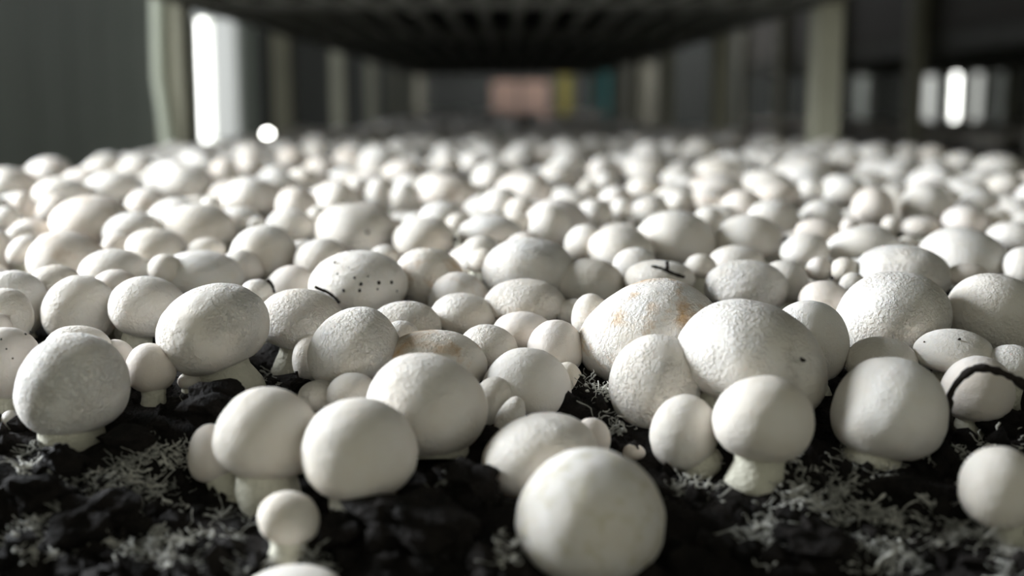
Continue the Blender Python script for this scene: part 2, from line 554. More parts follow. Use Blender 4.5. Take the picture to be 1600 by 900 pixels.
# heroes: cx, cy, w, h (picture pixels), lean in degrees (+ = towards the right), depth or None, material, stem (base x, base y, width) or None, label, nickname
H = [
 (922, 802, 237, 202, 3, .474, 'dotted', None, 'largest foreground button mushroom, olive-dotted round cap cut by the bottom edge', 'olive-dotted foreground cap'),
 (845, 708, 182, 128, -12, .522, 'cap', None, 'smooth white mushroom tucked right behind the olive-dotted foreground cap', None),
 (559, 697, 188, 150, 0, .503, 'smooth', (572, 775, 96), 'round smooth mushroom in front of the foreground cluster, above the smallest single one', 'smooth front cluster cap'),
 (418, 675, 166, 144, 8, .522, 'smooth', (432, 775, 92), 'smooth white mushroom leaning on the left side of the front cluster', 'left cluster cap'),
 (330, 706, 80, 88, -8, .538, 'pink', (372, 788, 60), 'small pinkish mushroom with visible stem at the left end of the front cluster', None),
 (450, 806, 96, 80, 0, .478, 'smooth', (446, 868, 58), 'tiny complete mushroom with short stem standing alone before the front cluster', 'tiny lone mushroom'),
 (458, 917, 156, 72, 0, .452, 'smooth', None, 'mushroom cap top just peeking in at the bottom edge', None),
 (666, 627, 196, 150, 4, .548, 'cap', (668, 702, 120), 'broad white mushroom at the top of the front cluster', 'broad cluster cap'),
 (768, 630, 70, 84, 15, .578, 'cap', None, 'narrow cap wedged against the right side of the broad cluster cap', None),
 (798, 652, 44, 64, 20, .575, 'cap', None, 'sliver of a cap squeezed between the cluster and the mottled tilted cap', None),
 (828, 598, 140, 110, 18, .585, 'smooth', None, 'olive-white smooth mushroom tilted right, right of the broad cluster cap', 'smooth tilted cap'),
 (882, 602, 60, 78, 15, .612, 'smooth', None, 'half-hidden mushroom behind the smooth tilted cap', None),
 (925, 682, 58, 60, 10, .552, 'pink', None, 'shaded small mushroom peeking out above the olive-dotted foreground cap', None),
 (1191, 650, 154, 128, 2, .522, 'smooth', (1176, 742, 84), 'round white mushroom with thick short stem below the biggest blotched cap', 'round stemmed cap'),
 (1068, 674, 106, 108, 6, .545, 'smooth', (1104, 752, 66), 'smaller smooth mushroom with stem pressed against the round stemmed one', None),
 (1187, 550, 240, 166, 20, .578, 'scaly', (1130, 640, 110), 'biggest oval mushroom, cream blotched cap with one black speck', 'biggest oval cap'),
 (1010, 512, 222, 146, -24, .632, 'stained', (1060, 590, 110), 'large tilted mushroom with brown stains, left of the biggest oval cap', 'brown-stained cap'),
 (1022, 592, 150, 136, -22, .582, 'scaly', (1085, 640, 80), 'egg-shaped rough white mushroom in front of the brown-stained cap', 'egg-shaped cap'),
 (1262, 532, 130, 128, 12, .618, 'cap', None, 'mushroom hidden behind the right flank of the biggest oval cap', None),
 (1392, 636, 180, 160, 5, .548, 'smooth', (1362, 706, 84), 'big shaded spherical mushroom at the right, beside the dark root', 'big shaded sphere'),
 (1526, 606, 114, 98, 0, .585, 'pink', (1512, 676, 46), 'mushroom with slim stem under the arching dark root', 'root-crossed cap'),
 (1562, 757, 126, 120, 0, .488, 'smooth', (1592, 830, 62), 'white mushroom at the lower right, cut by the right edge', None),
 (1376, 562, 110, 72, 0, .612, 'cap', None, 'shaded cap top between the big shaded sphere and the bright rough cap', None),
 (1489, 546, 122, 66, 0, .610, 'smooth', None, 'low white oval cap with two black specks behind the root', 'two-specked oval cap'),
 (1580, 570, 84, 62, 0, .600, 'cap', None, 'white cap above the root at the right edge', None),
 (1394, 484, 176, 126, -6, .655, 'scaly', None, 'bright rough-skinned round mushroom right of the biggest oval cap', 'bright rough cap'),
 (1555, 488, 150, 118, 8, .665, 'cap', None, 'large smooth cap in half shade at the right edge, beside the bright rough cap', 'half-shaded cap'),
 (115, 597, 176, 146, -2, .560, 'scaly', (105, 690, 92), 'rough round white mushroom with thick stem at the left foreground', 'rough left cap'),
 (12, 564, 112, 108, 4, .585, 'pink', (8, 640, 70), 'pinkish speckled mushroom cut by the left edge beside the rough left cap', None),
 (122, 542, 96, 68, 0, .605, 'cap', None, 'cap top showing just over the rough left cap', None),
 (182, 556, 56, 52, 10, .615, 'pink', None, 'small pink cap peeking behind the right shoulder of the rough left cap', None),
 (236, 573, 78, 74, 0, .590, 'pink', (237, 634, 38), 'small pinkish mushroom with stem between the two rough left caps', 'small pink mushroom'),
 (327, 512, 184, 128, -24, .605, 'scaly', (372, 600, 86), 'flaky big mushroom with thick stem leaning left above the black clod', 'flaky leaning cap'),
 (128, 483, 114, 102, 2, .680, 'cap', (120, 545, 60), 'smooth domed mushroom in the left second row', 'smooth left dome'),
 (232, 477, 118, 92, 8, .665, 'cap', (206, 540, 44), 'oval mushroom with white stem showing, left of the flaky leaning cap', 'oval stemmed cap'),
 (18, 472, 110, 104, 5, .690, 'cap', None, 'large cap at the left edge beside the smooth left dome', 'left edge cap'),
 (8, 490, 86, 80, 5, .650, 'cap', None, 'nearer of the stacked caps at the left edge', None),
 (-4, 515, 46, 50, 5, .635, 'pink', None, 'sliver of a pinkish cap cut by the left edge', None),
 (472, 496, 140, 90, 6, .660, 'scaly', (446, 598, 50), 'flat-topped mushroom with slim stem right of the flaky leaning cap', 'flat-topped cap'),
 (485, 556, 58, 74, 0, .640, 'cap', None, 'cap half hidden between the flat-topped cap and its rough neighbour', None),
 (550, 541, 154, 110, -26, .605, 'scaly', (560, 610, 80), 'rough egg-shaped white mushroom right of the flat-topped cap', 'rough egg cap'),
 (498, 616, 64, 48, 0, .580, 'scaly', None, 'small low cap between the left cluster cap and the rough egg cap', None),
 (552, 613, 82, 64, 0, .575, 'cap', None, 'small cap behind the smooth front cluster cap', None),
 (636, 503, 112, 66, 4, .665, 'scaly', None, 'dome-shaped cap behind the rough egg cap', 'dome behind egg'),
 (628, 524, 60, 44, 8, .640, 'cap', None, 'narrow shaded cap squeezed behind the rough egg cap', None),
 (722, 489, 104, 64, 3, .690, 'cap', None, 'smooth low dome right of the dome behind the rough egg cap', None),
 (686, 558, 156, 92, 4, .605, 'stained', None, 'yellow-tinged rough cap behind the broad cluster cap', 'yellow-tinged cap'),
 (765, 538, 94, 66, 10, .635, 'cap', None, 'cap showing over the right shoulder of the yellow-tinged cap', None),
 (815, 517, 94, 60, 0, .660, 'pink', None, 'greyish shaded cap left of the small cap beside the brown-stained one', None),
 (868, 540, 90, 80, 0, .630, 'pink', None, 'small pinkish round mushroom at the foot of the brown-stained cap', 'pinkish round cap'),
 (925, 496, 64, 76, -10, .665, 'cap', None, 'narrow white cap pressed to the left side of the brown-stained cap', None),
 (895, 488, 54, 44, 0, .690, 'cap', None, 'small white cap left of the narrow cap by the brown-stained one', None),
 (823, 470, 130, 70, 0, .695, 'scaly', None, 'rough white dome below the wide wrinkled cap in the centre', 'rough centre dome'),
 (561, 441, 154, 98, 0, .725, 'cap', None, 'big cap peppered with black soil flecks in the middle rows', 'black-flecked cap'),
 (668, 430, 112, 92, 5, .755, 'stained', None, 'cap with brownish stains right behind the black-flecked cap', 'brown-tinged cap'),
 (716, 462, 94, 72, 0, .725, 'tan', None, 'cap with a peach side right of the black-flecked cap', None),
 (825, 420, 144, 96, 4, .755, 'scaly', None, 'wide wrinkled white cap in the centre of the middle rows', 'wide wrinkled cap'),
 (922, 440, 108, 72, 2, .745, 'cap', None, 'white dome right of the wide wrinkled cap', 'centre dome'),
 (1028, 434, 112, 58, 0, .735, 'cap', None, 'shaded cap with a black twig lying on it', 'twig-topped cap'),
 (1166, 444, 132, 80, 3, .725, 'scaly', None, 'large ridged white cap behind the biggest oval cap', 'ridged cap'),
 (1225, 438, 78, 66, 6, .760, 'cap', None, 'cap half hidden right behind the ridged cap', None),
 (1288, 468, 82, 58, 0, .700, 'pink', None, 'dull pinkish cap in shade left of the bright rough cap', None),
 (1412, 424, 152, 86, 2, .750, 'scaly', None, 'broad rough cap directly behind the bright rough cap', 'broad rough cap'),
 (1506, 395, 134, 80, 2, .810, 'cap', None, 'wide clean dome behind the half-shaded cap at the right', 'wide clean dome'),
 (1600, 413, 66, 54, 0, .780, 'cap', None, 'bright cap cut by the right edge beside the wide clean dome', None),
 (314, 430, 130, 76, 3, .760, 'cap', None, 'broad smooth cap behind the flaky leaning cap', 'broad smooth cap'),
 (413, 394, 104, 86, 2, .815, 'cap', None, 'upright egg-shaped cap behind the flat-topped cap', 'upright egg cap'),
 (503, 407, 86, 70, -4, .800, 'cap', None, 'cap with soil smears left of the black-flecked cap', 'soil-smeared cap'),
 (103, 404, 124, 86, 2, .790, 'tan', None, 'large dome with a tan shaded side in the left middle rows', 'tan-sided dome'),
 (556, 357, 128, 76, 3, .905, 'cap', None, 'broad dome with a few dark specks behind the black-flecked cap', 'dark-specked dome'),
 (664, 371, 94, 62, 2, .880, 'cap', None, 'smooth oval cap right of the dark-specked dome', 'smooth oval cap'),
 (310, 353, 124, 68, 5, .915, 'cap', None, 'oval cap with a pointed nub on its left end', 'nubbed cap'),
 (146, 344, 132, 76, 2, .925, 'tan', None, 'biggest blurred cap of the left rear rows, cream with a tan shade', 'big cream cap'),
 (1055, 372, 127, 84, 8, .880, 'smooth', None, 'large smooth egg-like cap in the middle rows right of centre', 'smooth egg-like cap'),
 (972, 387, 102, 68, 5, .850, 'smooth', None, 'right half of a joined pair of caps left of the smooth egg-like cap', 'paired cap'),
 (915, 379, 68, 60, 0, .875, 'smooth', None, 'left half of a joined pair of caps in the middle rows', None),
 (1170, 369, 110, 70, 2, .885, 'smooth', None, 'arched cap with a soil smudge right of the smooth egg-like cap', 'arched cap'),
 (1348, 384, 113, 62, 2, .845, 'smooth', None, 'smooth low dome left of the wide clean dome', 'smooth low dome'),
 (1445, 317, 74, 62, 0, 1.03, 'cap', None, 'tall white dome standing over a brownish cap in the right rear rows', 'tall white dome'),
 (1440, 353, 54, 30, 0, .97, 'tan', None, 'brownish flat cap right under the tall white dome', None),
 (1365, 323, 66, 60, 8, 1.02, 'pink', None, 'greyish-pink tilted cap left of the tall white dome', None),
]
# middle rows: cx, cy, w, h, lean  (labels written from what each stands next to)
MID = [
 (258, 419, 54, 46, 0), (376, 416, 70, 52, 0), (322, 388, 60, 34, 0), (245, 386, 98, 56, 5), (178, 420, 108, 64, 2), (180, 447, 78, 54, 0),
 (85, 442, 84, 56, 0), (38, 391, 58, 42, -25), (2, 391, 44, 62, 0), (208, 360, 98, 60, 0), (186, 384, 52, 38, 0), (455, 352, 82, 54, 0),
 (602, 399, 50, 34, 0), (766, 363, 98, 54, 3), (750, 396, 68, 54, 0), (755, 406, 42, 36, 0), (992, 413, 70, 52, 0), (1150, 404, 86, 42, 0),
 (1258, 389, 74, 48, 0), (1280, 419, 44, 36, 0), (1318, 421, 46, 38, 0), (1332, 440, 40, 30, 0), (1512, 429, 64, 36, 0), (1588, 372, 78, 50, 3),
 (862, 355, 70, 68, 0), (1278, 361, 72, 38, 0), (1420, 380, 34, 24, 0), (1330, 354, 34, 28, 0), (1508, 343, 72, 44, 4), (402, 454, 50, 36, 0),
 (1393, 350, 30, 24, 0), (1095, 415, 50, 36, 0), (33, 367, 44, 30, 0),
]
# blurred rear rows
BACK = [
 (231, 316, 66, 42, 0), (284, 289, 94, 62, 3), (180, 293, 96, 56, 0), (213, 265, 62, 42, 0), (160, 263, 62, 38, 0), (78, 269, 74, 48, 0),
 (95, 300, 88, 46, 0), (90, 329, 64, 50, 0), (8, 293, 46, 38, 0), (36, 323, 44, 46, 0), (14, 343, 46, 40, 0),
 (393, 307, 90, 60, 2), (350, 271, 52, 48, 0), (392, 259, 54, 40, 0), (331, 319, 34, 26, 0), (374, 342, 72, 38, 0), (401, 351, 28, 24, 0),
 (455, 251, 56, 42, 0), (475, 283, 56, 42, 0), (464, 319, 68, 52, 0), (530, 311, 68, 48, 8), (547, 251, 52, 38, 0), (495, 241, 40, 36, 0),
 (497, 336, 36, 28, 0), (630, 266, 68, 34, 0), (594, 301, 44, 50, 0), (632, 308, 44, 46, 0), (560, 294, 36, 32, 0), (700, 300, 92, 56, 3),
 (690, 336, 74, 42, 0), (717, 348, 42, 30, 0), (667, 236, 38, 32, 0), (699, 257, 42, 36, 0), (742, 254, 40, 36, 0), (768, 278, 54, 42, 0),
 (782, 319, 62, 52, 0), (834, 299, 62, 48, 3), (873, 275, 58, 38, 0), (853, 246, 42, 30, 0), (811, 247, 52, 34, 0), (815, 326, 48, 36, 0), (808, 352, 46, 38, 0),
 (930, 333, 56, 46, 0), (963, 309, 54, 36, 0), (920, 298, 36, 32, 0), (972, 326, 40, 34, 0), (940, 265, 42, 38, 0), (947, 284, 38, 30, 0),
 (925, 237, 42, 26, 0), (968, 233, 48, 30, 0), (1010, 264, 86, 42, 5), (1008, 293, 56, 32, 0), (1047, 237, 40, 34, 0), (1093, 239, 62, 48, 0),
 (1120, 271, 82, 48, 0), (1120, 293, 92, 42, 0), (1108, 313, 64, 40, 0), (1062, 313, 42, 30, 0), (1018, 331, 64, 44, 0), (1108, 343, 48, 40, 0),
 (1150, 229, 46, 28, 0), (1200, 255, 48, 34, 0), (1212, 304, 78, 44, 0), (1210, 338, 80, 52, 4), (1258, 276, 70, 36, 0), (1268, 296, 44, 38, 0),
 (1284, 333, 68, 40, 0), (1322, 253, 60, 40, 0), (1322, 299, 68, 46, 0), (1400, 271, 74, 40, 0), (1420, 238, 46, 28, 0), (1457, 241, 42, 28, 0),
 (1502, 253, 54, 32, 0), (1560, 259, 74, 38, 0), (1515, 298, 64, 32, 0), (1530, 319, 68, 46, 0), (1572, 289, 64, 38, 0), (1558, 341, 46, 30, 0), (1600, 346, 38, 34, 0),
]
# newborn buttons in the soil
PINS = [
 (19, 656, 32, 28, 'tiny round pinhead mushroom on the soil at the left edge'),
 (990, 706, 36, 24, 'tiny pinhead mushroom emerging right above the olive-dotted foreground cap'),
 (75, 668, 34, 26, 'tiny pinkish pinhead growing at the stem of the rough left cap'),
 (300, 594, 44, 26, 'tiny pale pinhead tucked under the flaky leaning cap'),
]

items = []
for (cx, cy, w, h, lean, z, mt, stem, lab, nick) in H:
    items.append(dict(cx=cx, cy=cy, w=w, h=h, lean=lean, z=z or depth_of(cy), mat=mt, stem=stem, label=lab, nick=nick, kind='hero'))
for (cx, cy, w, h, lean) in MID:
    items.append(dict(cx=cx, cy=cy, w=w, h=h, lean=lean, z=depth_of(cy), mat=random.choice(['cap', 'cap', 'smooth', 'cap', 'pink']), stem=None, label=None, nick=None, kind='mid'))
for (cx, cy, w, h, lean) in BACK:
    items.append(dict(cx=cx, cy=cy, w=w, h=h, lean=lean, z=depth_of(cy), mat=random.choice(['smooth', 'smooth', 'cap', 'cap', 'tan']), stem=None, label=None, nick=None, kind='back'))

# let neighbours give way to each other along their sight lines (outline in the picture stays)
n = len(items)
RAY = np.array([ray(i['cx'], i['cy']) for i in items])
Z0 = np.array([i['z'] for i in items])
RP = np.array([(0.6 * i['w'] + 0.4 * i['h']) / 2 for i in items]) / F
Z = Z0.copy()
for it in range(160):
    P = RAY * Z[:, None]
    R = RP * Z
    D = np.linalg.norm(P[:, None] - P[None], axis=2)
    need = 0.90 * (R[:, None] + R[None])
    ov = np.where(D < need, need - D, 0.0)
    np.fill_diagonal(ov, 0)
    sgn = np.sign(Z[:, None] - Z[None] + 1e-9 * (np.arange(n)[:, None] - np.arange(n)[None]))
    push = (ov * sgn).sum(1) * 0.22
    Z = Z + push + (Z0 - Z) * 0.05
    Z = np.clip(Z, Z0 * 0.94, Z0 * 1.09)
for i, z in zip(items, Z):
    i['z'] = float(z)


for i in items:
    if i['stem']:
        f = at(i['stem'][0], i['stem'][1], i['z'])
        SOIL_FIT.append((f[0], f[1], float(np.clip(f[2] - soil_base(f[1]), -0.016, 0.010))))
xs_a = np.concatenate([np.linspace(-0.549, -0.31, 30), np.arange(-0.30, 0.3001, 0.0028), np.linspace(0.31, 0.549, 30)])
ys_a = np.concatenate([np.arange(0.302, 0.80, 0.0028), np.linspace(0.81, 1.6, 80), np.linspace(1.65, 7.4, 160)])
soil = grid_mesh('soil_bed', xs_a, ys_a, M['soil'], 0)
tag(soil, 'black crumbly casing soil filling the growing bed', 'soil', kind='stuff')



def stem_geo(top, base, r_top, r_base, nu, seed):
    r = np.random.default_rng(seed)
    pts, rad = [], []
    top, base = np.array(top), np.array(base)
    bend = np.array([r.uniform(-1, 1), r.uniform(-1, 1), 0]) * 0.08 * np.linalg.norm(top - base)
    for k in range(7):
        t = k / 6
        pts.append(top * (1 - t) + base * t + bend * math.sin(t * math.pi))
        rad.append(r_top * (1 - t) + r_base * t + 0.06 * r_base * math.sin(t * 9 + seed))
    V, Fc = tube_geo(pts, rad, nu)
    return V, Fc


placed = []        # (x, y, z, r) of every cap, for the filling below


def build_mushroom(it, idx):
    z = it['z']
    c = at(it['cx'], it['cy'], z)
    w, h = it['w'] * z / F, it['h'] * z / F
    hero = it['kind'] == 'hero'
    big = it['w'] > 85 and it['cy'] > 400
    if hero and big:
        nu, nv, rough = 72, 52, 18
    elif it['cy'] > 330:
        nu, nv, rough = 32, 24, 12
    else:
        nu, nv, rough = 22, 16, 0
    r = np.random.default_rng(1000 + idx)
    d = w * r.uniform(0.92, 1.04)
    # seen from above at a slant, the dome's outline is a little taller than the cap: correct for it
    el = math.atan2(CAMZ - c[2], math.hypot(c[0], c[1]))
    hh = max(0.62 * h, math.sqrt(max(1e-9, (h * h - (d * math.sin(el)) ** 2))) / math.cos(el))
    V, Fc = cap_geo(w, d, hh, 50 + idx, nu, nv, rough)
    Rm = np.array(Euler((math.radians(r.uniform(-4, 4)), math.radians(it['lean']), 0), 'XYZ').to_matrix())
    V = V @ Rm.T
    if it['stem']:
        sx, sy, sw = it['stem']
        b = np.array([(sx - 800) / F * z, c[1] - 0.002, 0])
        rs = sw * z / F / 2
    else:
        b = np.array([c[0] + r.uniform(-.1, .1) * w - 0.15 * w * math.sin(math.radians(it['lean'])), c[1] + r.uniform(-0.02, 0.10) * w, 0])
        rs = w * r.uniform(0.22, 0.28)
    b[2] = float(soil_h(b[0], b[1])) - 0.006
    root = empty('button_mushroom', tuple(b))
    cap_o = link_mesh('cap', V.tolist(), Fc, M[it['mat']], root, True, tuple(c - b))
    axis = Rm @ np.array([0, 0, 1.0])
    top = c - axis * hh * 0.22
    base = b.copy()
    if base[2] > top[2] - 0.006:
        base[2] = top[2] - 0.012
    SV, SF = stem_geo(top - b, base - b, rs * 0.92, rs * 1.12, 16 if hero else 10, idx)
    link_mesh('stem', SV, SF, M['stem'], root, True)
    placed.append((c[0], c[1], c[2], w / 2))
    it['root'], it['cap_o'], it['c'], it['R'], it['dim'] = root, cap_o, c, Rm, (w, d, hh)
    root['category'] = 'mushroom'
    return root


for k, it in enumerate(items):
    build_mushroom(it, k)

# ---- labels
MUSH = []


def size_word(w, cy):
    typical = float(np.interp(cy, [240, 300, 360, 440, 520], [52, 64, 82, 105, 125]))
    return 'small' if w < 0.72 * typical else 'large' if w > 1.2 * typical else 'medium-sized'


landmarks = [i for i in items if i['nick']]
used = set()
for it in items:
    if it['kind'] == 'hero':
        it['root']['label'] = it['label']
        used.add(it['label'])
        it['root']['group'] = 'white button mushrooms on the bed'
for it in [i for i in items if i['kind'] == 'mid' or (i['kind'] == 'back' and i['cy'] > 300)]:
    cand = sorted(landmarks, key=lambda l: math.hypot(l['cx'] - it['cx'], 1.6 * (l['cy'] - it['cy'])))
    done = False
    blur = 'blurred ' if it['cy'] < 345 else ''
    for l in cand[:8]:
        dx, dy = it['cx'] - l['cx'], it['cy'] - l['cy']
        if abs(dx) < 0.30 * l['w']:
            rel = 'directly behind' if dy < 0 else 'directly in front of'
        elif abs(dy) < 0.30 * l['h']:
            rel = 'level with and ' + ('left of' if dx < 0 else 'right of')
        else:
            rel = ('behind and ' if dy < 0 else 'in front and ') + ('left of' if dx < 0 else 'right of')
        lab = f"{size_word(it['w'], it['cy'])} {blur}white mushroom cap {rel} the {l['nick']}"
        if lab not in used:
            done = True
            break
    if not done:
        a, b = cand[0], cand[1]
        lab = f"{size_word(it['w'], it['cy'])} {blur}white cap between the {a['nick']} and the {b['nick']}"
    used.add(lab)
    it['root']['label'] = lab
    it['root']['group'] = 'white button mushrooms on the bed'

ZONES = [(235, 'before the dark green wall'), (430, 'below the bright hanging lamp'), (700, 'below the left posts'), (900, 'below the pink crates'),
         (1060, 'below the teal screen'), (1340, 'below the wide right post'), (9999, 'below the glowing far-right tube')]


def zone(px):
    return next(t for lim, t in ZONES if px < lim)


ORD = ['leftmost', 'second from left', 'third from left', 'fourth from left', 'fifth from left', 'sixth from left', 'seventh from left', 'eighth from left', 'ninth from left', 'tenth from left']
rows = {}
for it in items:
    if it['kind'] == 'back' and it['cy'] <= 300:
        rows.setdefault((zone(it['cx']), 'upper' if it['cy'] < 262 else 'lower'), []).append(it)
for (zn, rw), lst in rows.items():
    lst.sort(key=lambda i: i['cx'])
    for k, it in enumerate(lst):
        it['root']['label'] = f'blurred bright mushroom, {ORD[k]} of the {rw} rear row {zn}' if len(lst) > 1 else f'single blurred bright mushroom of the {rw} rear row {zn}'
        it['root']['group'] = 'blurred rear mushrooms'

# ---- pinheads
for k, (px, py, w, h, lab) in enumerate(PINS):
    p = soil_at(px, py + h * 0.5)
    z = p[1] * CP - (p[2] - CAMZ) * SP
    ww, hh = w * z / F, h * z / F
    root = tag(empty('button_mushroom', tuple(p)), lab, 'mushroom', 'white button mushrooms on the bed')
    V, Fc = cap_geo(ww, ww, hh, 700 + k, 24, 18, 4)
    link_mesh('cap', (V + np.array([0, 0, hh * 0.55])).tolist(), Fc, M['pink' if k in (1, 2) else 'smooth'], root, True)
    SV, SF = stem_geo((0, 0, hh * 0.4), (0, 0, -0.004), ww * 0.3, ww * 0.34, 10, k)
    link_mesh('stem', SV, SF, M['stem'], root, True)

# ---- the rest of the crowd: filling between and behind
prof = np.array([at(800, py, z) for py, z in zip(ZT_PY, ZT_Z)])[::-1]


def project(p):
    v = np.array(p) - np.array([0, 0, CAMZ])
    z = v[1] * CP - v[2] * SP
    return 800 + F * v[0] / z, 450 - F * (v[1] * SP + v[2] * CP) / z, z


hand = [(i['cx'], i['cy'], i['w'] / 2, i['h'] / 2, i['z']) for i in items]
fill = []
hx = np.array([p[:4] for p in placed])
tries = 0
allx = [tuple(p) for p in placed]
cell = {}


def put(p):
    cell.setdefault((int(math.floor(p[0] / 0.08)), int(math.floor(p[1] / 0.08))), []).append(p)


for p in allx:
    put(p)


def free(x, y, r, k):
    gx, gy = int(math.floor(x / 0.08)), int(math.floor(y / 0.08))
    for a in (-1, 0, 1):
        for b in (-1, 0, 1):
            for q in cell.get((gx + a, gy + b), ()):
                if (q[0] - x) ** 2 + (q[1] - y) ** 2 < (k * (q[3] + r)) ** 2:
                    return False
    return True


def scatter(n_try, y0, y1, rmin, rmax, k):
    for _ in range(n_try):
        y = rng.uniform(y0, y1)
        x = rng.uniform(-BED_X + 0.02, BED_X - 0.02)
        r = rng.uniform(rmin, rmax)
        if not free(x, y, r, k):
            continue
        zc = CAMZ + float(np.interp(y, prof[:, 1], prof[:, 2] - CAMZ)) + rng.uniform(-0.018, 0.001) - max(0, 0.024 - r) * 1.0
        zc = max(zc, float(soil_h(x, y)) + r * 0.6)
        px, py, z = project((x, y, zc))
        if px < -80 or px > 1680:
            if rng.uniform() < 0.5:
                continue
        bad = False
        rp = r * F / z
        for (cx, cy, a, b, hz) in hand:
            if hz > z - 0.01:
                e = ((px - cx) / (a + 0.5 * rp)) ** 2 + ((py - cy) / (b + 0.5 * rp)) ** 2
                if e < 1.0:
                    bad = True
                    break
        if bad:
            continue
        q = (x, y, zc, r)
        fill.append(q)
        put(q)


scatter(9000, 0.74, 1.9, 0.021, 0.032, 0.86)
scatter(4000, 0.72, 1.25, 0.015, 0.021, 0.88)
scatter(9000, 1.7, 3.3, 0.025, 0.034, 0.88)
scatter(2500, 1.9, 3.2, 0.016, 0.022, 0.90)
scatter(260, 3.4, 7.2, 0.018, 0.028, 1.3)


def seen_size(q):
    px, py, z = project(q[:3])
    return (q[3] / z) if -20 < px < 1620 else 0


fill.sort(key=seen_size, reverse=True)
budget = 300 - len(items) - len(PINS)
lib = [cap_geo(2, 2, 1.55, 900 + s, 22, 15, 0) for s in range(6)]
lib_lo = [cap_geo(2, 2, 1.55, 950 + s, 14, 10, 0) for s in range(6)]
heap = Heap()
for k, (x, y, zc, r) in enumerate(fill):
    near = k < budget
    V, Fc = (lib if y < 2.2 else lib_lo)[k % 6]
    a = rng.uniform(0, 6.28)
    tl = rng.uniform(-0.2, 0.2, 2)
    Rm = np.array(Euler((tl[0], tl[1], a), 'XYZ').to_matrix())
    W = (V * np.array([r, r, r * rng.uniform(0.85, 1.1)])) @ Rm.T
    zs = float(soil_h(x, y)) - 0.005
    if near:
        px, py, z = project((x, y, zc))
        root = empty('button_mushroom', (x, y, zs))
        link_mesh('cap', W.tolist(), Fc, M[random.choice(['smooth', 'cap', 'cap', 'pink'])], root, True, (0, 0, zc - zs))
        SV, SF = stem_geo((0, 0, max(0.004, zc - zs - 0.2 * r)), (0, 0, -0.002), r * 0.45, r * 0.5, 8, k)
        link_mesh('stem', SV, SF, M['stem'], root, True)
        zn = zone(px)
        if py > 330:
            lab, grp = f'small mushroom half hidden in the gaps of the middle rows {zn}', f'gap-filling mushrooms {zn}'
        else:
            lab, grp = f'faint out-of-focus mushroom among the rear crowd {zn}', f'faint rear mushrooms {zn}'
        tag(root, lab, 'mushroom', grp)
    else:
        heap.add((W + np.array([x, y, zc])).tolist(), Fc)
        SV, SF = stem_geo((x, y, zc - 0.2 * r), (x, y, min(zs, zc - 0.3 * r)), r * 0.45, r * 0.5, 6, k)
        heap.add(SV, SF)
crowd = link_mesh('distant_mushrooms', heap.v, heap.f, M['smooth'], None, True)
tag(crowd, 'blurred mass of countless far white mushrooms along the receding bed', 'mushrooms', kind='stuff')

heap = Heap()
for k in range(700):
    x, y = rng.uniform(1.42, 2.46), rng.uniform(1.75, 7.3)
    r = rng.uniform(0.016, 0.028)
    V, Fc = lib_lo[k % 6]
    heap.add((V * r + np.array([x, y, CAMZ - 0.145 + r * 0.8 + 0.012])).tolist(), Fc)
    SV, SF = stem_geo((x, y, CAMZ - 0.125), (x, y, CAMZ - 0.155), r * 0.45, r * 0.5, 6, k)
    heap.add(SV, SF)
crowd2 = link_mesh('neighbouring_mushrooms', heap.v, heap.f, M['smooth'], None, True)
tag(crowd2, 'dim mass of mushrooms on the neighbouring rack across the right aisle', 'mushrooms', kind='stuff')
print('mushrooms: hand', len(items), 'fill', len(fill))


# ------------------------------------------------------------------ flecks and specks on caps
def by_nick(nk):
    return next(i for i in items if i['nick'] == nk)


def on_cap(it, px, py):
    """meeting point of a sight line with a cap, and the outward direction there, relative to the mushroom's base"""
    c, Rm, (w, d, h) = it['c'], it['R'], it['dim']
    o = Rm.T @ (np.array([0, 0, CAMZ]) - c) / np.array([w / 2, d / 2, h / 2])
    dr = Rm.T @ ray(px, py) / np.array([w / 2, d / 2, h / 2])
    a, b, cc = dr @ dr, 2 * o @ dr, o @ o - 1
    q = b * b - 4 * a * cc
    t = (-b - math.sqrt(q)) / (2 * a) if q > 0 else -b / (2 * a)
    p = np.array([0, 0, CAMZ]) + ray(px, py) * t
    nn = p - c
    return p, nn / np.linalg.norm(nn)


ICO = bmesh.new()
bmesh.ops.create_icosphere(ICO, subdivisions=1, radius=1.0)
ICO_V = np.array([v.co[:] for v in ICO.verts])
ICO_F = [tuple(v.index for v in f.verts) for f in ICO.faces]
ICO.free()
ICO2 = bmesh.new()
bmesh.ops.create_icosphere(ICO2, subdivisions=3, radius=1.0)
ICO2_V = np.array([v.co[:] for v in ICO2.verts])
ICO2_F = [tuple(v.index for v in f.verts) for f in ICO2.faces]
ICO2.free()


def fleck_mesh(it, pts, name='soil_fleck'):
    bx = np.array(it['root'].location)
    for (px, py, s) in pts:
        p, nn = on_cap(it, px, py)
        r = s * it['z'] / F / 2
        V = ICO_V * (1 + rng.uniform(-0.25, 0.25, len(ICO_V)))[:, None]
        q = Vector((0, 0, 1)).rotation_difference(Vector(nn)).to_matrix()
        V = (V * np.array([r * rng.uniform(0.7, 1.3), r * rng.uniform(0.7, 1.3), max(r * 0.6, 0.0005)])) @ np.array(q).T + p - bx
        link_mesh(name, V.tolist(), ICO_F, M['fleck'], it['root'], True)


